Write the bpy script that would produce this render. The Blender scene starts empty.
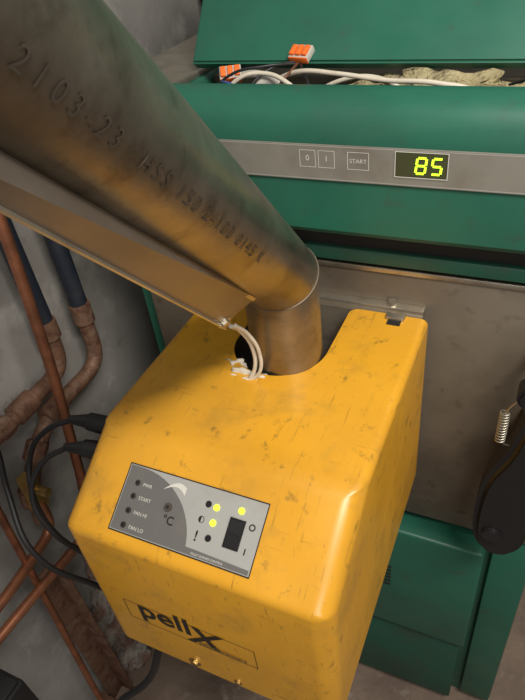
import bpy, bmesh, math, random
from mathutils import Vector, Matrix, noise as mnoise
random.seed(4)
V=Vector
scene=bpy.context.scene
COL=scene.collection
# ------------------------------------------------------------ materials
def mat(name, base, rough=.5, metal=0., noise=None, bump=0., bscale=60., rnoise=0., emis=None, coat=0.,spec=.5):
    m=bpy.data.materials.new(name); m.use_nodes=True
    nt=m.node_tree; b=nt.nodes['Principled BSDF']
    b.inputs['Roughness'].default_value=rough; b.inputs['Metallic'].default_value=metal
    b.inputs['Specular IOR Level'].default_value=spec
    if coat: b.inputs['Coat Weight'].default_value=coat; b.inputs['Coat Roughness'].default_value=.25
    tc=nt.nodes.new('ShaderNodeTexCoord')
    rgb=nt.nodes.new('ShaderNodeRGB'); rgb.outputs[0].default_value=(*base,1); cur=rgb.outputs[0]
    for k,(c,sc,lo,hi,amt) in enumerate(noise or []):
        n=nt.nodes.new('ShaderNodeTexNoise'); n.inputs['Detail'].default_value=6; n.inputs['Roughness'].default_value=.62
        mp=nt.nodes.new('ShaderNodeMapping')
        if isinstance(sc,tuple): mp.inputs['Scale'].default_value=sc; n.inputs['Scale'].default_value=1
        else: n.inputs['Scale'].default_value=sc
        mp.inputs['Location'].default_value=(k*3.1,k*1.7,k*.9)
        nt.links.new(tc.outputs['Object'],mp.inputs[0]); nt.links.new(mp.outputs[0],n.inputs['Vector'])
        r=nt.nodes.new('ShaderNodeMapRange'); r.inputs[1].default_value=lo; r.inputs[2].default_value=hi; r.inputs[4].default_value=amt
        nt.links.new(n.outputs['Fac'],r.inputs[0])
        mx=nt.nodes.new('ShaderNodeMix'); mx.data_type='RGBA'
        nt.links.new(r.outputs[0],mx.inputs[0]); nt.links.new(cur,mx.inputs[6]); mx.inputs[7].default_value=(*c,1)
        cur=mx.outputs[2]
    nt.links.new(cur,b.inputs['Base Color'])
    if rnoise:
        n=nt.nodes.new('ShaderNodeTexNoise'); n.inputs['Scale'].default_value=14; n.inputs['Detail'].default_value=5
        nt.links.new(tc.outputs['Object'],n.inputs['Vector'])
        r=nt.nodes.new('ShaderNodeMapRange'); r.inputs[1].default_value=.3;r.inputs[2].default_value=.7
        r.inputs[3].default_value=max(.05,rough-rnoise); r.inputs[4].default_value=rough+rnoise
        nt.links.new(n.outputs['Fac'],r.inputs[0]); nt.links.new(r.outputs[0],b.inputs['Roughness'])
    if bump:
        n=nt.nodes.new('ShaderNodeTexNoise'); n.inputs['Scale'].default_value=bscale; n.inputs['Detail'].default_value=6
        nt.links.new(tc.outputs['Object'],n.inputs['Vector'])
        bp=nt.nodes.new('ShaderNodeBump'); bp.inputs['Strength'].default_value=bump; bp.inputs['Distance'].default_value=.01
        nt.links.new(n.outputs['Fac'],bp.inputs['Height']); nt.links.new(bp.outputs[0],b.inputs['Normal'])
    if emis:
        b.inputs['Emission Color'].default_value=(*emis[0],1); b.inputs['Emission Strength'].default_value=emis[1]
    return m
M_yel=mat('yellow_enamel',(.70,.340,.022),.33,noise=[((.52,.25,.020),5,.42,.70,.7),((.27,.155,.035),14,.53,.76,.6),((.12,.08,.025),(70,50,60),.60,.72,.65),((.14,.085,.02),(260,14,40),.62,.72,.6),((.14,.085,.02),(18,220,60),.63,.73,.5)],rnoise=.09,coat=.12)
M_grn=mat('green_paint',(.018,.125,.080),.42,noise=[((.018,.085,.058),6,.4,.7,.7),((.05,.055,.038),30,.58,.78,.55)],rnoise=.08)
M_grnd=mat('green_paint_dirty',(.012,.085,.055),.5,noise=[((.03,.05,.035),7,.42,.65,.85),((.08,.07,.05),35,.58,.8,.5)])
M_strip=mat('grey_panel_foil',(.215,.205,.175),.45,noise=[((.12,.10,.08),16,.45,.75,.6)])
M_steel=mat('worn_stainless',(.33,.285,.225),.36,metal=.90,noise=[((.15,.12,.085),5,.40,.64,.9),((.09,.07,.05),(4,45,45),.54,.74,.65),((.44,.40,.33),16,.60,.8,.35)],rnoise=.08,bump=.04,bscale=90)
M_brkt=mat('bracket_steel',(.24,.20,.16),.38,metal=.72,noise=[((.12,.09,.065),6,.40,.7,.8)],rnoise=.06)
M_plate=mat('dull_sheet_steel',(.22,.185,.14),.5,metal=.55,noise=[((.11,.085,.06),5,.4,.7,.85),((.07,.05,.03),40,.58,.75,.6)],rnoise=.08)
M_zinc=mat('zinc_steel',(.50,.46,.38),.38,metal=.9,noise=[((.25,.21,.16),25,.45,.7,.6)])
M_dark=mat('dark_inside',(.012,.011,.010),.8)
M_iron=mat('dark_iron',(.045,.038,.03),.75,noise=[((.11,.085,.06),20,.5,.75,.7)])
M_blk=mat('black_plastic',(.010,.010,.011),.38)
M_rub=mat('black_cable_rubber',(.012,.012,.013),.45)
M_ins=mat('black_pipe_coating',(.016,.021,.032),.5,noise=[((.06,.06,.06),25,.5,.8,.5)])
M_cop=mat('aged_copper',(.42,.17,.09),.40,metal=.75,noise=[((.17,.075,.045),22,.42,.7,.8),((.30,.25,.20),60,.62,.75,.4)])
M_rust=mat('rusty_pipe',(.20,.105,.065),.6,metal=.25,noise=[((.28,.21,.15),30,.5,.7,.6),((.10,.04,.025),45,.46,.66,.8)],bump=.3,bscale=80)
M_brass=mat('brass',(.50,.34,.12),.35,metal=.9,noise=[((.2,.13,.06),40,.45,.7,.7)])
M_white=mat('white_wire',(.62,.56,.46),.5,noise=[((.40,.30,.20),40,.5,.8,.6)])
M_brown=mat('brown_wire',(.12,.05,.025),.4)
M_blue=mat('blue_wire',(.05,.10,.30),.4)
M_org=mat('orange_lever',(.85,.17,.03),.35)
M_clr=mat('clear_grey_plastic',(.50,.47,.42),.2,spec=.6)
M_wool=mat('mineral_wool',(.42,.36,.20),.95,noise=[((.20,.16,.08),50,.4,.7,.8)],bump=1.,bscale=120)
M_foil=mat('light_grey_foil',(.34,.335,.315),.42,noise=[((.22,.20,.16),25,.5,.8,.5)])
M_foild=mat('dark_grey_foil',(.125,.12,.115),.42,noise=[((.17,.15,.12),35,.5,.8,.5)])
M_arc=mat('pale_print',(.58,.56,.5),.5)
M_ink=mat('black_print',(.014,.012,.010),.5)
M_inkg=mat('grey_print',(.16,.10,.03),.5)
M_inkt=mat('tube_ink',(.060,.047,.035),.6,metal=.2)
M_inkw=mat('white_print',(.6,.6,.55),.5)
M_olive=mat('display_window_tint',(.055,.06,.025),.3)
M_led=mat('led_yellow_green',(.7,.8,.05),.3,emis=((.80,.95,.03),1.2))
M_seg=mat('display_digit_green',(.4,.9,.05),.3,emis=((.60,1.,.02),1.5))
M_wall=mat('wall_plaster',(.30,.285,.265),.85,noise=[((.18,.165,.15),3.0,.42,.62,.7),((.48,.46,.43),7,.54,.70,.7),((.12,.095,.08),22,.60,.74,.6)],bump=.25,bscale=14)
M_wallb=mat('back_wall_plaster',(.34,.35,.35),.9,noise=[((.20,.20,.20),4,.4,.7,.8)],bump=.3,bscale=20)
M_floor=mat('concrete_floor',(.24,.175,.13),.85,noise=[((.13,.09,.07),6,.4,.65,.8),((.36,.30,.25),30,.55,.75,.7)],bump=.4,bscale=40)
M_brick=mat('broken_masonry_mat',(.20,.115,.085),.9,noise=[((.40,.37,.33),14,.45,.6,.85),((.10,.06,.045),30,.5,.7,.6)],bump=.8,bscale=60)
# ------------------------------------------------------------ helpers
def finish(me,name,m,parent=None,smooth=False):
    ob=bpy.data.objects.new(name,me); COL.objects.link(ob)
    if m: me.materials.append(m)
    if smooth:
        for p in me.polygons: p.use_smooth=True
    if parent: ob.parent=parent
    return ob
def empty(name):
    e=bpy.data.objects.new(name,None); e.empty_display_size=.05; COL.objects.link(e); return e
def bake(ob):
    dg=bpy.context.evaluated_depsgraph_get(); dg.update()
    me=bpy.data.meshes.new_from_object(ob.evaluated_get(dg))
    ob.modifiers.clear(); ob.data=me; return ob
def smooth_angle(ob,deg=35):
    me=ob.data
    for p in me.polygons: p.use_smooth=True
    bm=bmesh.new(); bm.from_mesh(me)
    for e in bm.edges:
        if len(e.link_faces)==2 and e.calc_face_angle(0)>math.radians(deg): e.smooth=False
    bm.to_mesh(me); bm.free()
def box(name,lo,hi,m,parent=None,bev=.002,seg=2,rot=None):
    bm=bmesh.new(); bmesh.ops.create_cube(bm,size=1)
    lo=V(lo);hi=V(hi);c=(lo+hi)/2;s=hi-lo
    for v in bm.verts: v.co=V((v.co.x*s.x,v.co.y*s.y,v.co.z*s.z))
    if bev: bmesh.ops.bevel(bm,geom=bm.edges[:],offset=bev,segments=seg,affect='EDGES',profile=.5)
    for v in bm.verts:
        if rot: v.co=rot@v.co
        v.co+=c
    me=bpy.data.meshes.new(name); bm.to_mesh(me); bm.free()
    ob=finish(me,name,m,parent); smooth_angle(ob,40) if bev else None
    return ob
def extrude_profile(name,prof,x0,x1,m,parent=None,bev=0,seg=3):
    bm=bmesh.new()
    a=[bm.verts.new((x0,y,z)) for y,z in prof]; b=[bm.verts.new((x1,y,z)) for y,z in prof]
    n=len(prof)
    for i in range(n):
        j=(i+1)%n; bm.faces.new((a[i],a[j],b[j],b[i]))
    bm.faces.new(a[::-1]); bm.faces.new(b)
    bmesh.ops.recalc_face_normals(bm,faces=bm.faces[:])
    if bev: bmesh.ops.bevel(bm,geom=bm.edges[:],offset=bev,segments=seg,affect='EDGES')
    me=bpy.data.meshes.new(name); bm.to_mesh(me); bm.free()
    ob=finish(me,name,m,parent); smooth_angle(ob,32); return ob
def cyl(name,p0,p1,r,m,parent=None,r2=None,n=32,caps=True,bev=0):
    p0=V(p0);p1=V(p1);d=p1-p0
    bm=bmesh.new(); bmesh.ops.create_cone(bm,cap_ends=caps,segments=n,radius1=r,radius2=r if r2 is None else r2,depth=d.length)
    if bev: bmesh.ops.bevel(bm,geom=[e for e in bm.edges if abs(e.verts[0].co.z-e.verts[1].co.z)<1e-6],offset=bev,segments=2,affect='EDGES')
    q=V((0,0,1)).rotation_difference(d.normalized()).to_matrix()
    for v in bm.verts: v.co=q@v.co+(p0+p1)/2
    me=bpy.data.meshes.new(name); bm.to_mesh(me); bm.free()
    ob=finish(me,name,m,parent); smooth_angle(ob,40); return ob
def path(name,pts,r,m,parent=None,res=8,poly=False):
    cu=bpy.data.curves.new(name,'CURVE'); cu.dimensions='3D'; cu.bevel_depth=r; cu.bevel_resolution=4; cu.use_fill_caps=True
    if poly:
        s=cu.splines.new('POLY'); s.points.add(len(pts)-1)
        for p,c in zip(s.points,pts): p.co=(*c,1)
    else:
        s=cu.splines.new('BEZIER'); s.bezier_points.add(len(pts)-1)
        for p,c in zip(s.bezier_points,pts):
            p.co=c; p.handle_left_type=p.handle_right_type='AUTO'
        s.resolution_u=res
    tmp=bpy.data.objects.new('tmp',cu); COL.objects.link(tmp)
    dg=bpy.context.evaluated_depsgraph_get(); dg.update()
    me=bpy.data.meshes.new_from_object(tmp.evaluated_get(dg)); bpy.data.objects.remove(tmp)
    me.materials.clear()
    return finish(me,name,m,parent,smooth=True)
def rounded(pts,rad,n=6):
    P=[V(p) for p in pts]; out=[P[0]]
    for i in range(1,len(P)-1):
        a=(P[i-1]-P[i]);b=(P[i+1]-P[i]); r=min(rad,a.length*.48,b.length*.48)
        s=P[i]+a.normalized()*r; e=P[i]+b.normalized()*r
        for k in range(n+1):
            t=k/n; out.append(s*(1-t)**2+P[i]*2*t*(1-t)+e*t*t)
    out.append(P[-1]); return out
def text_mesh(name,s,size,fn,m,parent=None,align='LEFT',bold=0.,spacing=1.,shear=0.):
    cu=bpy.data.curves.new(name,'FONT'); cu.body=s; cu.size=size; cu.align_x=align; cu.offset=bold; cu.space_character=spacing; cu.shear=shear
    tmp=bpy.data.objects.new('tmp',cu); COL.objects.link(tmp)
    dg=bpy.context.evaluated_depsgraph_get(); dg.update()
    me=bpy.data.meshes.new_from_object(tmp.evaluated_get(dg)); bpy.data.objects.remove(tmp)
    me.materials.clear()
    for v in me.vertices: v.co=fn(v.co.copy())
    return finish(me,name,m,parent)
def poly(name,pts,fn,m,parent=None):
    bm=bmesh.new(); bm.faces.new([bm.verts.new(fn(V((x,y,0)))) for x,y in pts])
    me=bpy.data.meshes.new(name); bm.to_mesh(me); bm.free(); return finish(me,name,m,parent)
def disc(cx,cy,r,n=20): return [(cx+r*math.cos(2*math.pi*i/n),cy+r*math.sin(2*math.pi*i/n)) for i in range(n)]
def frame_pts(x0,y0,x1,y1): return [(x0,y0),(x1,y0),(x1,y1),(x0,y1)]
def slab(name,pts,fn,h,m,parent=None,bev=0):
    bm=bmesh.new(); a=[bm.verts.new((x,y,0)) for x,y in pts]; f=bm.faces.new(a)
    r=bmesh.ops.extrude_face_region(bm,geom=[f])
    for v in r['geom']:
        if isinstance(v,bmesh.types.BMVert): v.co.z+=h
    bmesh.ops.recalc_face_normals(bm,faces=bm.faces[:])
    if bev: bmesh.ops.bevel(bm,geom=[e for e in bm.edges if all(v.co.z>h*.5 for v in e.verts)],offset=bev,segments=3,affect='EDGES')
    for v in bm.verts: v.co=fn(v.co.copy())
    me=bpy.data.meshes.new(name); bm.to_mesh(me); bm.free(); ob=finish(me,name,m,parent); smooth_angle(ob,40); return ob
def outline(name,x0,y0,x1,y1,w,fn,m,parent):
    bm=bmesh.new()
    o=[bm.verts.new(fn(V((x,y,0)))) for x,y in frame_pts(x0,y0,x1,y1)]
    i=[bm.verts.new(fn(V((x,y,0)))) for x,y in frame_pts(x0+w,y0+w,x1-w,y1-w)]
    for k in range(4): bm.faces.new((o[k],o[(k+1)%4],i[(k+1)%4],i[k]))
    me=bpy.data.meshes.new(name); bm.to_mesh(me); bm.free(); return finish(me,name,m,parent)
def lump(name,c,s,m,parent,amp=.25,seed=0,sub=4):
    bm=bmesh.new(); bmesh.ops.create_icosphere(bm,subdivisions=sub,radius=1)
    for v in bm.verts:
        k=1+amp*mnoise.noise(v.co*2.2+V((seed,0,0)))*1.6+amp*.5*mnoise.noise(v.co*7+V((seed,3,0)))
        v.co=V((v.co.x*s[0],v.co.y*s[1],v.co.z*s[2]))*k+V(c)
    me=bpy.data.meshes.new(name); bm.to_mesh(me); bm.free(); return finish(me,name,m,parent,smooth=True)
FZ=-.15
# ------------------------------------------------------------ room
box('floor',(-1.1,-1.3,FZ-.1),(1.6,1.6,FZ),M_floor,bev=0)
box('wall_left',(-.93,-1.3,FZ),(-.78,1.6,2.3),M_wall,bev=0)
box('wall_back',(-.78,1.45,FZ),(1.6,1.6,2.3),M_wallb,bev=0)
# ------------------------------------------------------------ boiler
B=empty('boiler')
XL,XR=-.58,.10
box('body_lower',(XL,.66,FZ),(XR,1.25,1.02),M_grn,B,.006)
box('body_left_side',(XL,.66,1.02),(-.455,1.25,1.185),M_grn,B,.004)
box('body_rear',(XL+.005,.79,1.02),(XR,1.25,1.18),M_plate,B,.004)
box('top_trim_left',(XL,.66,1.185),(-.462,1.25,1.195),M_zinc,B,.002)
prof=[(.664,1.052),(.612,1.050),(.605,1.058),(.605,1.165),(.607,1.182),(.612,1.194),(.622,1.204),(.636,1.210),(.650,1.210),(.662,1.206),(.664,1.198)]
extrude_profile('console',prof,XL,XR,M_grn,B)
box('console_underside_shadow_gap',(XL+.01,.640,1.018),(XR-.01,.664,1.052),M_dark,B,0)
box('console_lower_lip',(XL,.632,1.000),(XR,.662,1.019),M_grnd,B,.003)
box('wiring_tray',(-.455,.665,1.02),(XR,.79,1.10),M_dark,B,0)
box('tray_end',(XR-.02,.664,1.05),(XR,.79,1.195),M_grn,B,.002)
def strip(co): return V((co.x,.6035-co.z,co.y))
slab('panel_strip',frame_pts(-.47,1.121,.085,1.162),strip,.0012,M_strip,B,bev=.0005)
outline('panel_strip_border',-.468,1.1223,.083,1.1607,.0010,lambda c:V((c.x,.6022,c.y)),M_foil,B)
fs=lambda c:V((c.x,.6020,c.y))
for i,(cx,w,t,s) in enumerate([(-.243,.019,'0',.009),(-.221,.019,'1',.009),(-.185,.024,'START',.0066)]):
    outline('button_frame_%d'%(i+1),cx-w/2,1.136,cx+w/2,1.1555,.0006,fs,M_inkw,B)
    text_mesh('button_text_%d'%(i+1),t,s,lambda c,cx=cx:V((cx+c.x,.6018,1.1435+c.y)),M_inkw,B,'CENTER')
slab('display_window',frame_pts(-.144,1.1325,-.091,1.1585),strip,.0022,M_olive,B,bev=.0005)
outline('display_frame',-.145,1.1315,-.090,1.1595,.0008,lambda c:V((c.x,.6010,c.y)),M_inkw,B)
def seg_digit(ch,cx,cy,w,h,t):
    segs={'a':((-w/2,h/2),(w/2,h/2)),'g':((-w/2,0),(w/2,0)),'d':((-w/2,-h/2),(w/2,-h/2)),
          'f':((-w/2,0),(-w/2,h/2)),'b':((w/2,0),(w/2,h/2)),'e':((-w/2,-h/2),(-w/2,0)),'c':((w/2,-h/2),(w/2,0))}
    on={'8':'abcdefg','5':'afgcd'}[ch]
    for s in on:
        (xa,ya),(xb,yb)=segs[s]
        if ya==yb: Pt=[(xa+.0007,ya-t/2),(xb-.0007,ya-t/2),(xb-.0007,ya+t/2),(xa+.0007,ya+t/2)]
        else: Pt=[(xa-t/2,ya+.0007),(xa+t/2,ya+.0007),(xa+t/2,yb-.0007),(xa-t/2,yb-.0007)]
        poly('digit_segment',[(cx+x+.10*y,cy+y) for x,y in Pt],lambda c:V((c.x,.6007,c.y)),M_seg,B)
seg_digit('8',-.1175,1.1453,.0095,.0165,.0024); seg_digit('5',-.1015,1.1453,.0095,.0165,.0024)
ld=V((0,.62,.785)); ln=V((0,-.785,.62))
def lidf(c): return V((c.x,.762,1.197))+ld*c.y+ln*c.z
slab('lid',frame_pts(-.462,0,XR,.34),lidf,.016,M_grn,B,bev=.003)
slab('lid_label',frame_pts(-.425,.083,-.385,.089),lambda c:lidf(V((c.x,c.y,.0165+c.z))),.0008,M_ink,B)
box('door_plate',(-.545,.640,.505),(XR-.012,.662,.992),M_plate,B,.002)
box('door_plate_edge',(-.545,.637,.987),(XR-.012,.642,.994),M_zinc,B,.001)
box('burner_flange',(-.345,.618,.66),(-.108,.641,.938),M_plate,B,.002)
box('flange_top_rail',(-.345,.626,.936),(-.108,.640,.944),M_zinc,B,.002)
cyl('flange_bolt',(-.150,.633,.943),(-.150,.633,.950),.006,M_zinc,B,n=6)
box('lower_cover',(-.545,.612,.150),(.022,.662,.480),M_grn,B,.006,3)
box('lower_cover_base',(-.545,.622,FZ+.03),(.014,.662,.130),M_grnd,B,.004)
box('lower_gap',(-.545,.655,.125),(.018,.661,.16),M_dark,B,0)
for i in range(6): box('vent_%d'%i,(-.175,.6105,.30+i*.012),(-.13,.613,.305+i*.012),M_dark,B,0)
box('side_strip',(.034,.645,FZ+.03),(XR-.004,.662,.495),M_grn,B,.003)
# ------------------------------------------------------------ wires in tray
def connector(at,rotz,tilt):
    e=empty('lever_wire_connector')
    Rr=Matrix.Rotation(rotz,3,'Z')@Matrix.Rotation(tilt,3,'X')
    def T(ob):
        for v in ob.data.vertices: v.co=Rr@v.co+V(at)
        return ob
    T(box('housing',(-.014,-.010,-.005),(.014,.010,.004),M_clr,e,.0012))
    for k in (-1,0,1): T(box('lever',(k*.009-.0034,-.008,.0035),(k*.009+.0034,.007,.0075),M_org,e,.001))
    T(box('base_rim',(-.0135,-.0108,-.0055),(.0135,-.0085,.0035),M_org,e,.0008))
connector((-.303,.752,1.217),-.20,.55)
connector((-.388,.718,1.202),.45,.6)
W=empty('electrical_wiring')
path('black_wire',[(-.309,.740,1.210),(-.325,.725,1.210),(-.350,.70,1.195),(-.37,.68,1.15)],.0018,M_rub,W)
path('black_wire_2',[(-.300,.740,1.208),(-.290,.72,1.205),(-.275,.70,1.195),(-.26,.68,1.15)],.0018,M_rub,W)
path('black_wire_3',[(-.306,.740,1.208),(-.335,.715,1.212),(-.38,.70,1.205),(-.42,.685,1.17)],.0018,M_rub,W)
path('brown_wire',[(-.304,.740,1.208),(-.305,.72,1.205),(-.315,.70,1.19),(-.32,.68,1.12)],.0018,M_brown,W)
path('brown_wire_2',[(-.395,.708,1.195),(-.385,.70,1.195),(-.37,.70,1.18),(-.365,.70,1.12)],.0018,M_brown,W)
path('white_wire',[(-.335,.735,1.19),(-.29,.715,1.206),(-.24,.705,1.206),(-.18,.695,1.202),(-.12,.685,1.202),(-.08,.69,1.19),(-.06,.70,1.15)],.0028,M_white,W)
path('white_wire_2',[(-.40,.70,1.17),(-.37,.705,1.200),(-.34,.71,1.205),(-.30,.70,1.195),(-.25,.69,1.15)],.0028,M_white,W)
path('white_wire_3',[(-.30,.74,1.16),(-.25,.73,1.19),(-.20,.73,1.195),(-.15,.73,1.17)],.0026,M_white,W)
path('grey_sheath',[(-.43,.74,1.17),(-.38,.735,1.195),(-.34,.73,1.195),(-.30,.735,1.17)],.005,M_clr,W)
path('grey_sheath_2',[(-.37,.705,1.17),(-.345,.715,1.192),(-.32,.72,1.188),(-.29,.72,1.15)],.006,M_clr,W)
path('blue_wire',[(-.395,.708,1.19),(-.385,.69,1.20),(-.36,.682,1.195),(-.33,.69,1.16)],.0016,M_blue,W)
path('black_sensor_lead',[(-.05,.69,1.20),(-.02,.67,1.213),(.02,.66,1.212),(.07,.67,1.20)],.0013,M_rub,W)
IW=empty('mineral_wool_insulation')
lump('tuft_1',(-.13,.742,1.176),(.07,.03,.018),M_wool,IW,.6,3)
lump('tuft_2',(-.03,.745,1.166),(.06,.03,.018),M_wool,IW,.6,8)
lump('tuft_3',(-.21,.75,1.158),(.05,.025,.018),M_wool,IW,.6,5)
# ------------------------------------------------------------ burner
P=empty('pellet_burner')
x0,x1=-.407,-.100
prof=[(.630,.94),(.333,.94),(.233,.880),(.233,.630),(.630,.630)]
bm=bmesh.new()
a=[bm.verts.new((x0,y,z)) for y,z in prof]; b=[bm.verts.new((x1,y,z)) for y,z in prof]
for i in range(5):
    j=(i+1)%5; bm.faces.new((a[i],a[j],b[j],b[i]))
bm.faces.new(a[::-1]); bm.faces.new(b)
bmesh.ops.recalc_face_normals(bm,faces=bm.faces[:])
bm.edges.ensure_lookup_table()
wl=bm.edges.layers.float.new('bevel_weight_edge')
def cls(e):
    p,q=[v.co for v in e.verts]
    key=frozenset([(round(p.y,3),round(p.z,3)),(round(q.y,3),round(q.z,3))])
    if abs(p.x-q.x)>.01:
        return {(.333,.94):.45,(.233,.88):.25}.get((round(p.y,3),round(p.z,3)),0)
    if key==frozenset([(.630,.94),(.333,.94)]): return .36
    if key==frozenset([(.333,.94),(.233,.88)]): return .75
    if key==frozenset([(.233,.88),(.233,.63)]): return .75
    return 0
for e in bm.edges: e[wl]=cls(e)
me=bpy.data.meshes.new('hood'); bm.to_mesh(me); bm.free()
hood=finish(me,'hood',M_yel,P)
bv=hood.modifiers.new('bv','BEVEL'); bv.width=.028; bv.segments=7; bv.limit_method='WEIGHT'
bake(hood)
bm=bmesh.new(); bm.from_mesh(hood.data)
dl=[f for f in bm.faces if all(v.co.y>.6295 for v in f.verts) or all(v.co.z<.6305 for v in f.verts)]
bmesh.ops.delete(bm,geom=dl,context='FACES')
for v in bm.verts:
    if v.co.y>.6295: v.co.y=.617
    if v.co.z<.6305: v.co.z=.640
bm.to_mesh(hood.data); bm.free()
so=hood.modifiers.new('s','SOLIDIFY'); so.thickness=.0022; so.offset=-1
cb=bmesh.new(); cx,cy,r=-.260,.521,.060
pts=[(cx+r*math.cos(t),cy+r*math.sin(t)) for t in [math.pi+math.pi*i/32 for i in range(33)]]
rr=.012; ye=.617
pts+=[(cx+r,ye-rr)]+[(cx+r+rr-rr*math.cos(t),ye-rr+rr*math.sin(t)) for t in [math.pi/2*i/6 for i in range(1,7)]]+[(cx+r+rr,.66),(cx-r-rr,.66)]
pts+=[(cx-r-rr+rr*math.sin(t),ye-rr+rr*math.cos(t)) for t in [math.pi/2*i/6 for i in range(0,7)]]
f=cb.faces.new([cb.verts.new((x,y,.90)) for x,y in pts]); g=bmesh.ops.extrude_face_region(cb,geom=[f])
for v in g['geom']:
    if isinstance(v,bmesh.types.BMVert): v.co.z=.97
bmesh.ops.recalc_face_normals(cb,faces=cb.faces[:])
cm=bpy.data.meshes.new('cut'); cb.to_mesh(cm); cb.free(); cut=bpy.data.objects.new('cut',cm); COL.objects.link(cut)
bo=hood.modifiers.new('b','BOOLEAN'); bo.operation='DIFFERENCE'; bo.object=cut; bo.solver='EXACT'
bake(hood); bpy.data.objects.remove(cut); smooth_angle(hood,30)
hood.data.materials.clear(); hood.data.materials.append(M_yel)
box('burner_core',(x0+.025,.30,.655),(x1-.025,.612,.885),M_iron,P,.004)  # burner body, coloured dark so the hood opening looks shaded inside
cyl('inlet_collar',(-.249,.512,.86),(-.249,.512,.90),.054,M_iron,P)
box('bottom_flange',(x0+.03,.240,.640),(x1-.03,.262,.6415),M_yel,P,0)
box('latch_clip',(-.152,.604,.937),(-.128,.616,.945),M_zinc,P,.002)
box('latch_notch',(-.148,.594,.9396),(-.131,.606,.9408),M_dark,P,0)
def screw(name,p,n,r,parent,m=M_zinc):
    p=V(p);n=V(n).normalized(); cyl(name,p,p+n*r*.7,r,m,parent,n=6); cyl(name+'_washer',p,p+n*r*.2,r*1.5,m,parent)
screw('hood_screw',(-.283,.233,.656),(0,-1,0),.0055,P,M_brass)
screw('hood_screw_2',(-.225,.233,.650),(0,-1,0),.0035,P,M_brass)
sl=V((0,.100,.060)).normalized(); nn=V((0,-sl.z,sl.y))
O=V((0,.233,.880))
def pf(c): return O+V((c.x,0,0))+sl*c.y+nn*c.z
S0=.0145; KX=.975
def L(z): return lambda c: pf(V((-.184+(c.x+.184)*KX,c.y+S0,z+c.z)))
slab('control_foil',frame_pts(-.350,0,-.184,.070),L(.0002),.0012,M_foil,P,bev=.0004)
outline('foil_border',-.3505,-.0005,-.1835,.0705,.0012,L(.0016),M_ink,P)
dz=[(-.3485,.0015),(-.3485,.0685),(-.335,.0685)]+[(-.335+.078*math.sin(t),-.001+.0695*math.cos(t)) for t in [math.pi/2*i/16 for i in range(0,16)]]+[(-.258,.0015)]
slab('foil_dark_zone',dz,L(.0014),.0002,M_foild,P)
slab('foil_dark_bottom',[(-.348,.0015),(-.3,.0015),(-.186,.0015),(-.186,.006),(-.25,.008),(-.30,.008)],L(.00145),.0002,M_foild,P)
arc=[]
for i in range(13):
    t=i/12; arc.append((-.302+.026*t,.054+.010*math.sin(math.pi*t*.75)))
for i in range(13):
    t=1-i/12; arc.append((-.302+.026*t,.054+.010*math.sin(math.pi*t*.75)-.0075*t-.0003))
poly('temperature_wedge',arc,L(.0019),M_arc,P)
def pdisc(name,x,y,r,z,m,h=.0012): slab(name,disc(x,y,r),L(z),h,m,P,bev=.0003)
for i,(y,t) in enumerate([(.052,'PWR'),(.038,'START'),(.023,'FAN HI'),(.008,'FAN LO')]):
    pdisc('indicator_%d'%i,-.334,y,.0034,.0016,M_iron,.0008); pdisc('indicator_lens_%d'%i,-.334,y,.0024,.0024,M_blk,.0006)
    text_mesh('indicator_text_%d'%i,t,.0052,lambda c,y=y:L(.0019)(V((-.327+c.x,y-.002+c.y,0))),M_arc,P)
pdisc('thermostat_knob',-.290,.038,.0044,.0016,M_iron,.002); pdisc('thermostat_centre',-.290,.038,.002,.0036,M_dark,.0004)
text_mesh('celsius_text','\u00b0C',.012,lambda c:L(.0019)(V((-.292+c.x,.022+c.y,0))),M_ink,P,bold=.0002)
for i,(x,y,mm) in enumerate([(-.247,.053,M_blk),(-.2375,.052,M_led),(-.2105,.056,M_led),(-.2365,.037,M_led),(-.2365,.022,M_blk)]):
    pdisc('led_%d'%i,x,y,.0033,.0016,mm,.0012)
pdisc('mode_symbol',-.250,.037,.0034,.0016,M_ink,.0003)
poly('mode_symbol_half',[(-.250+.0028*math.sin(t),.037+.0028*math.cos(t)) for t in [math.pi*i/12 for i in range(13)]],L(.0021),M_foil,P)
text_mesh('alarm_symbol','!',.014,lambda c:L(.0019)(V((-.252+c.x,.016+c.y,0))),M_ink,P,bold=.0003)
text_mesh('switch_on','I',.008,lambda c:L(.0019)(V((-.1965+c.x,.018+c.y,0))),M_ink,P,bold=.0003)
text_mesh('switch_off','O',.009,lambda c:L(.0019)(V((-.1985+c.x,.041+c.y,0))),M_ink,P,bold=.0002)
text_mesh('foil_footer','PELLET BURNER CONTROL',.0030,lambda c:L(.0019)(V((-.25+c.x,.0028+c.y,0))),M_arc,P)
slab('rocker_switch_bezel',frame_pts(-.2195,.019,-.2025,.048),L(.0014),.0022,M_blk,P,bev=.0006)
slab('rocker_upper',frame_pts(-.2175,.0335,-.2045,.046),lambda c:L(.0036)(V((c.x,c.y,c.z*(1+(c.y-.0335)*60)))),.0018,M_rub,P)
slab('rocker_lower',frame_pts(-.2175,.021,-.2045,.0333),L(.0032),.0012,M_blk,P)
# logo print
ff=lambda c:V((c.x,.2326,c.y))
outline('logo_frame',-.360,.716,-.190,.758,.0009,ff,M_ink,P)
text_mesh('logo_text','pell',.050,lambda c:V((-.342+c.x*1.0,.2324,.733+c.y)),M_ink,P,bold=.0010,spacing=1.02)
text_mesh('logo_letter_x','X',.056,lambda c:V((-.277+c.x,.2322,.720+c.y)),M_ink,P,bold=.0012,shear=.25)
text_mesh('logo_subtitle','pelletsbrännare',.0120,lambda c:V((-.264+c.x*.82,.2320,.7195+c.y)),M_inkg,P,bold=.0002)
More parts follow.
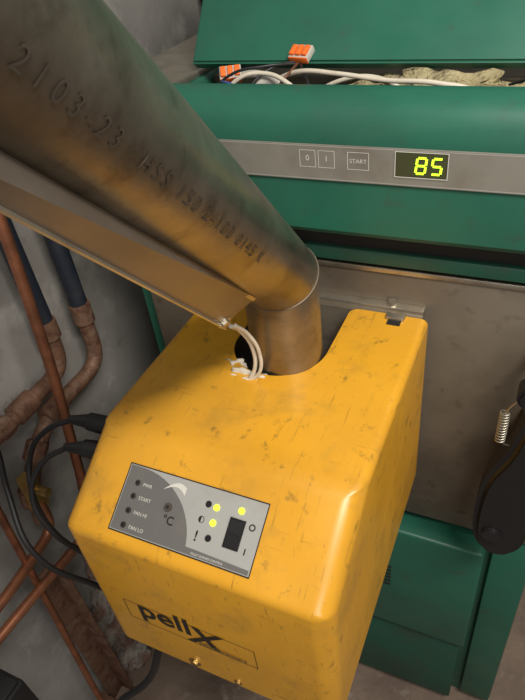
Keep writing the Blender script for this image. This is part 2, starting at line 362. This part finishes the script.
# ------------------------------------------------------------ feed pipe
T=empty('pellet_feed_pipe')
R=.0430; E=V((-.247,.508,1.05)); d=V((.095,-.715,.693)).normalized(); up=V((0,0,1))
mn=(up+d).normalized()
N=64
bm=bmesh.new()
dh=V((d.x,d.y,0)).normalized(); side=up.cross(dh).normalized()
def ring_v(z,r):
    return [bm.verts.new(V((E.x,E.y,z))+dh*r*math.cos(t)+side*r*math.sin(t)) for t in [2*math.pi*i/N for i in range(N)]]
fw=side.cross(d).normalized()
if fw.dot(dh)<0: fw=-fw
def mitre(r):
    out=[]
    for i in range(N):
        t=2*math.pi*i/N; p=E+dh*r*math.cos(t)+side*r*math.sin(t)
        k=-(p-E).dot(mn)/up.dot(mn); out.append(bm.verts.new(p+up*k))
    return out
def ring_d(s,r): return [bm.verts.new(E+d*s+fw*r*math.cos(t)+side*r*math.sin(t)) for t in [2*math.pi*i/N for i in range(N)]]
rings=[ring_v(.885,R),ring_v(.98,R),mitre(R)]
rings+= [ring_d(s,R) for s in (.09,.3,.6,.9,1.2)]
for A_,B_ in zip(rings,rings[1:]):
    for i in range(N): bm.faces.new((A_[i],A_[(i+1)%N],B_[(i+1)%N],B_[i]))
bmesh.ops.recalc_face_normals(bm,faces=bm.faces[:])
me=bpy.data.meshes.new('tube'); bm.to_mesh(me); bm.free(); tube=finish(me,'tube',M_steel,T,smooth=True)
bm=bmesh.new(); bm.from_mesh(tube.data)
for e in bm.edges:
    if all(abs((v.co-E).dot(mn))<1e-4 for v in e.verts): e.smooth=False
bm.to_mesh(tube.data); bm.free()
bm=bmesh.new(); mv=[v.co.copy() for v in mitre(R+.0002)]; bm.free()
path('weld_seam',mv+[mv[0]],.0009,M_plate,T,poly=True)
nc=V((.874,-.271,-.402)); nc=(nc-d*nc.dot(d)).normalized(); tt=d.cross(nc).normalized()
def wrap(c):
    s=.475-c.x; a=(c.y-.003)/R
    return E+d*s+(nc*math.cos(a)+tt*math.sin(a))*(R+.0006)
text_mesh('stamped_text','2103-23  HSS 150 2-100 0145 K',.0138,wrap,M_inkt,T,spacing=1.56)
# ------------------------------------------------------------ bracket
K=empty('pipe_support_bracket')
Q=V((-.225,.406,1.092)); Q2=V((-.248,.378,1.075)); PL=V((-.189,.150,1.310))
t_dir=(PL-Q2)
c1=Q; c2=Q+d*.50; c3=Q2+t_dir*1.35; c4=Q2
def quad(name,pts,th,m,parent):
    bm=bmesh.new(); bm.faces.new([bm.verts.new(p) for p in pts]); me=bpy.data.meshes.new(name); bm.to_mesh(me); bm.free()
    ob=finish(me,name,m,parent); s=ob.modifiers.new('s','SOLIDIFY'); s.thickness=th; s.offset=0; bake(ob); return ob
quad('web',[c1,c2,c3,c4],.0016,M_brkt,K)
pn=(c2-c1).cross(c4-c1).normalized()
if pn.dot(V((0,0,1.4))-Q)>0: pn=-pn
tocam=-pn
quad('lower_lip',[c4,c3,c3+tocam*.004,c4+tocam*.006],.0014,M_zinc,K)
e1=(c4-c1).normalized(); e2=(c3-c2).normalized()
quad('upper_fold',[c1+tocam*.0012,c2+tocam*.0012,c2+e2*.0022+tocam*.0014,c1+e1*.004+tocam*.0014],.0010,M_zinc,K)
quad('end_tab',[c4,c1,c1+pn*.02,c4+pn*.02],.0016,M_brkt,K)
screw('bracket_bolt',c4+(c1-c4)*.10+d*.006+tocam*.001,tocam,.0048,K)
SW=empty('sensor_wire')
path('lead_1',[(-.262,.414,1.045),(-.266,.438,1.02),(-.262,.450,.99),(-.264,.452,.955),(-.275,.450,.935),(-.30,.47,.91)],.0024,M_white,SW)
path('lead_2',[(-.258,.416,1.045),(-.258,.440,1.015),(-.254,.450,.985),(-.259,.452,.95),(-.280,.452,.93),(-.31,.48,.90)],.0022,M_white,SW)
lump('white_putty',(-.280,.455,.932),(.022,.007,.008),M_white,SW,.8,2,4)
lump('white_putty_2',(-.300,.470,.932),(.012,.007,.008),M_white,SW,.8,6,4)
# ------------------------------------------------------------ door handle
H=empty('boiler_door_handle')
def smooth_poly(pts,n=6):
    P3=[V((x,y,0)) for x,y in pts]; out=[]; m_=len(P3)
    for i in range(m_):
        p0,p1,p2=P3[i-1],P3[i],P3[(i+1)%m_]
        s=(p0+p1)/2; e=(p1+p2)/2
        for k in range(n):
            t=k/n; q=s*(1-t)**2+p1*2*t*(1-t)+e*t*t; out.append((q.x,q.y))
    return out
gp=smooth_poly([(-.006,.588),(.064,.586),(.070,.70),(.068,.862),(.030,.866),(.022,.80),(-.006,.74)])
slab('grip',gp,lambda c:V((c.x,.585-c.z,c.y)),.040,M_blk,H,bev=.009)
cyl('hub',(.045,.582,.80),(.045,.642,.80),.016,M_iron,H)
cyl('grip_cap',(.022,.540,.640),(.022,.548,.640),.014,M_rub,H,bev=.002)
cyl('knob',(.032,.535,.910),(.032,.565,.910),.016,M_blk,H,bev=.004)
cyl('knob_stem',(.032,.56,.910),(.032,.642,.910),.006,M_zinc,H)
path('link_arm',[(.032,.55,.90),(.038,.56,.875),(.042,.565,.84)],.008,M_blk,H)
sp=[V((.008+.0055*math.cos(t),.548+.0055*math.sin(t),.826+.0042*t/(2*math.pi)*1.1)) for t in [2*math.pi*i/12 for i in range(12*11)]]
path('spring',sp,.0010,M_zinc,H,poly=True)
path('spring_hook',[(.008,.548,.875),(.016,.55,.89),(.026,.552,.90)],.0012,M_zinc,H)
path('spring_hook_lower',[(.008,.548,.828),(.014,.555,.815),(.026,.565,.805)],.0012,M_zinc,H)
# ------------------------------------------------------------ pipes on the left wall
def ypipe(name,pts,r,m,x=-.70,rad=.05,parent=None):
    return path(name,rounded([(p[2] if len(p)>2 else x,p[0],p[1]) for p in pts],rad),r,m,parent,poly=True)
XP=-.735
def far(y,z): k=XP/-.68; return (y*k,1.4-(1.4-z)*k)
def coupling(parent,y0,z0,y1,z1,r,m,n=32):
    a_=far(y0,z0); b_=far(y1,z1); return cyl('coupling',(XP,*a_),(XP,*b_),r,m,parent,bev=.002,n=n)
A=empty('heating_pipe')
ypipe('coated_pipe',[(.56,2.2),far(.529,1.04),far(.532,.86)],.0165,M_ins,XP,.05,A)
ypipe('iron_elbow',[far(.532,.87),far(.531,.785),far(.42,.785),far(.0,.76)],.0150,M_rust,XP,.05,A)
coupling(A,.532,.885,.532,.85,.0195,M_rust); coupling(A,.455,.786,.41,.785,.020,M_rust); coupling(A,.40,.785,.375,.784,.019,M_rust,8)
A2=empty('heating_pipe')
ypipe('coated_pipe',[(.66,2.2),far(.612,.845)],.0165,M_ins,XP,.05,A2)
ypipe('iron_elbow',[far(.612,.85),far(.612,.735),far(.46,.735),far(.38,.66),far(.37,.575)],.0150,M_rust,XP,.05,A2)
coupling(A2,.612,.865,.612,.825,.0195,M_rust); coupling(A2,.50,.736,.46,.734,.020,M_rust)
coupling(A2,.375,.655,.37,.62,.020,M_rust,8)
coupling(A2,.43,.712,.405,.688,.020,M_rust,8)
C1=empty('copper_pipe'); ypipe('run',[(.560,2.2,-.66),(.513,1.03,-.66),(.493,.802,-.66),(.455,.56,-.66),(.42,.47,-.66),(.22,.495,-.66),(-.3,.52,-.66)],.009,M_cop,-.66,.07,C1)
C2=empty('copper_pipe'); ypipe('run',[(.355,1.15,-.70),(.313,.661,-.68),(.283,.074,-.68),(.28,FZ,-.68)],.0065,M_cop,-.68,.04,C2)
C3=empty('copper_pipe'); ypipe('run',[(.385,.60,-.69),(.385,.525,-.69),(.24,.545,-.66),(-.3,.58,-.66)],.009,M_cop,-.67,.06,C3)
BV=empty('brass_valve')
cyl('valve_body',(-.70,.39,.60),(-.70,.39,.655),.017,M_brass,BV,n=6,bev=.002); cyl('valve_nut',(-.70,.39,.585),(-.70,.39,.605),.020,M_brass,BV,n=6,bev=.002)
cyl('valve_stem',(-.70,.39,.630),(-.66,.39,.630),.008,M_brass,BV)
# ------------------------------------------------------------ cables
PC=empty('power_cable')
cyl('plug_1',(-.408,.36,.90),(-.450,.355,.905),.0125,M_blk,PC,r2=.011,bev=.002)
cyl('plug_1_boot',(-.449,.355,.905),(-.475,.350,.905),.009,M_blk,PC,r2=.005)
cyl('plug_2',(-.408,.335,.885),(-.445,.33,.885),.0125,M_blk,PC,r2=.011,bev=.002)
cyl('plug_2_boot',(-.444,.33,.885),(-.47,.325,.883),.009,M_blk,PC,r2=.005)
path('lead_1',[(-.472,.350,.905),(-.500,.335,.895),(-.530,.315,.855),(-.520,.285,.79),(-.49,.29,.70),(-.47,.35,.60)],.0036,M_rub,PC)
path('lead_2',[(-.468,.325,.883),(-.495,.305,.868),(-.508,.28,.83),(-.490,.27,.77),(-.46,.30,.68)],.0036,M_rub,PC)
path('lead_3',[(-.70,.40,1.05),(-.60,.32,.97),(-.535,.285,.905),(-.525,.265,.85),(-.49,.235,.78),(-.45,.27,.66)],.0036,M_rub,PC)
DC=empty('drooping_cable')
path('cable',[(-.34,.30,.665),(-.355,.26,.63),(-.362,.245,.59),(-.385,.229,.522),(-.445,.205,.44),(-.52,.20,.25),(-.58,.25,.02),(-.60,.35,FZ+.008)],.0055,M_rub,DC)
# ------------------------------------------------------------ low clutter
AI=empty('rusty_angle_iron')
box('upright',(-.745,.330,FZ),(-.735,.372,.40),M_rust,AI,.001)
box('upright_flange',(-.745,.365,FZ),(-.700,.372,.40),M_rust,AI,.001)
box('foot',(-.76,.30,FZ),(-.62,.328,FZ+.03),M_rust,AI,.001)
BR=empty('broken_masonry')
for i,(c,s) in enumerate([((-.775,.47,.0),(.03,.07,.15)),((-.74,.44,-.12),(.035,.05,.028)),((-.775,.50,.20),(.02,.05,.07))]):
    lump('chunk_%d'%i,c,s,M_brick,BR,.35,i+11,4)
JB=empty('junction_box'); box('case',(-.62,.05,.40),(-.56,.16,.52),M_blk,JB,.006)
box('case_lid',(-.615,.055,.518),(-.565,.155,.526),M_blk,JB,.003)
box('mount_arm',(-.78,.09,.44),(-.618,.12,.47),M_iron,JB,.002)
HS=empty('black_hose'); path('hose',[(-.60,1.40,1.02),(-.66,1.30,1.10),(-.74,1.32,1.16),(-.765,1.35,1.3),(-.765,1.38,2.0)],.014,M_rub,HS)
# ------------------------------------------------------------ lights
def area(name,loc,target,size,sizey,power,color):
    l=bpy.data.lights.new(name,'AREA'); l.shape='RECTANGLE'; l.size=size; l.size_y=sizey; l.energy=power; l.color=color
    o=bpy.data.objects.new(name,l); COL.objects.link(o); o.location=loc
    o.rotation_euler=(V(target)-V(loc)).to_track_quat('-Z','Y').to_euler(); return o
area('ceiling_light',(.50,-.05,2.25),(-.1,.55,.9),.7,.20,27,(1.,.95,.87))
area('front_right_fill',(.6,-.9,1.6),(-.1,.6,.75),.5,.5,6,(1.,.95,.88))  # added fill with no visible source, brightens the feed tube from front right
w=bpy.data.worlds.new('World'); scene.world=w; w.use_nodes=True
w.node_tree.nodes['Background'].inputs[0].default_value=(.86,.88,.90,1); w.node_tree.nodes['Background'].inputs[1].default_value=.17
# ------------------------------------------------------------ camera
cam=bpy.data.cameras.new('camera'); co=bpy.data.objects.new('camera',cam); COL.objects.link(co); scene.camera=co
Rm=Matrix(((.90831,-.17865,.37822),(.40406,.60861,-.68289),(-.10819,.7731,.62499)))
co.matrix_world=Matrix.Translation((0,0,1.40))@Rm.to_4x4()
cam.sensor_width=36; cam.sensor_fit='AUTO'; cam.lens=595/700*36; cam.clip_start=.01
for o in list(scene.objects):
    if o.parent is None: o.location.z+=-FZ
scene.view_settings.view_transform='Standard'
scene.view_settings.exposure=0.15
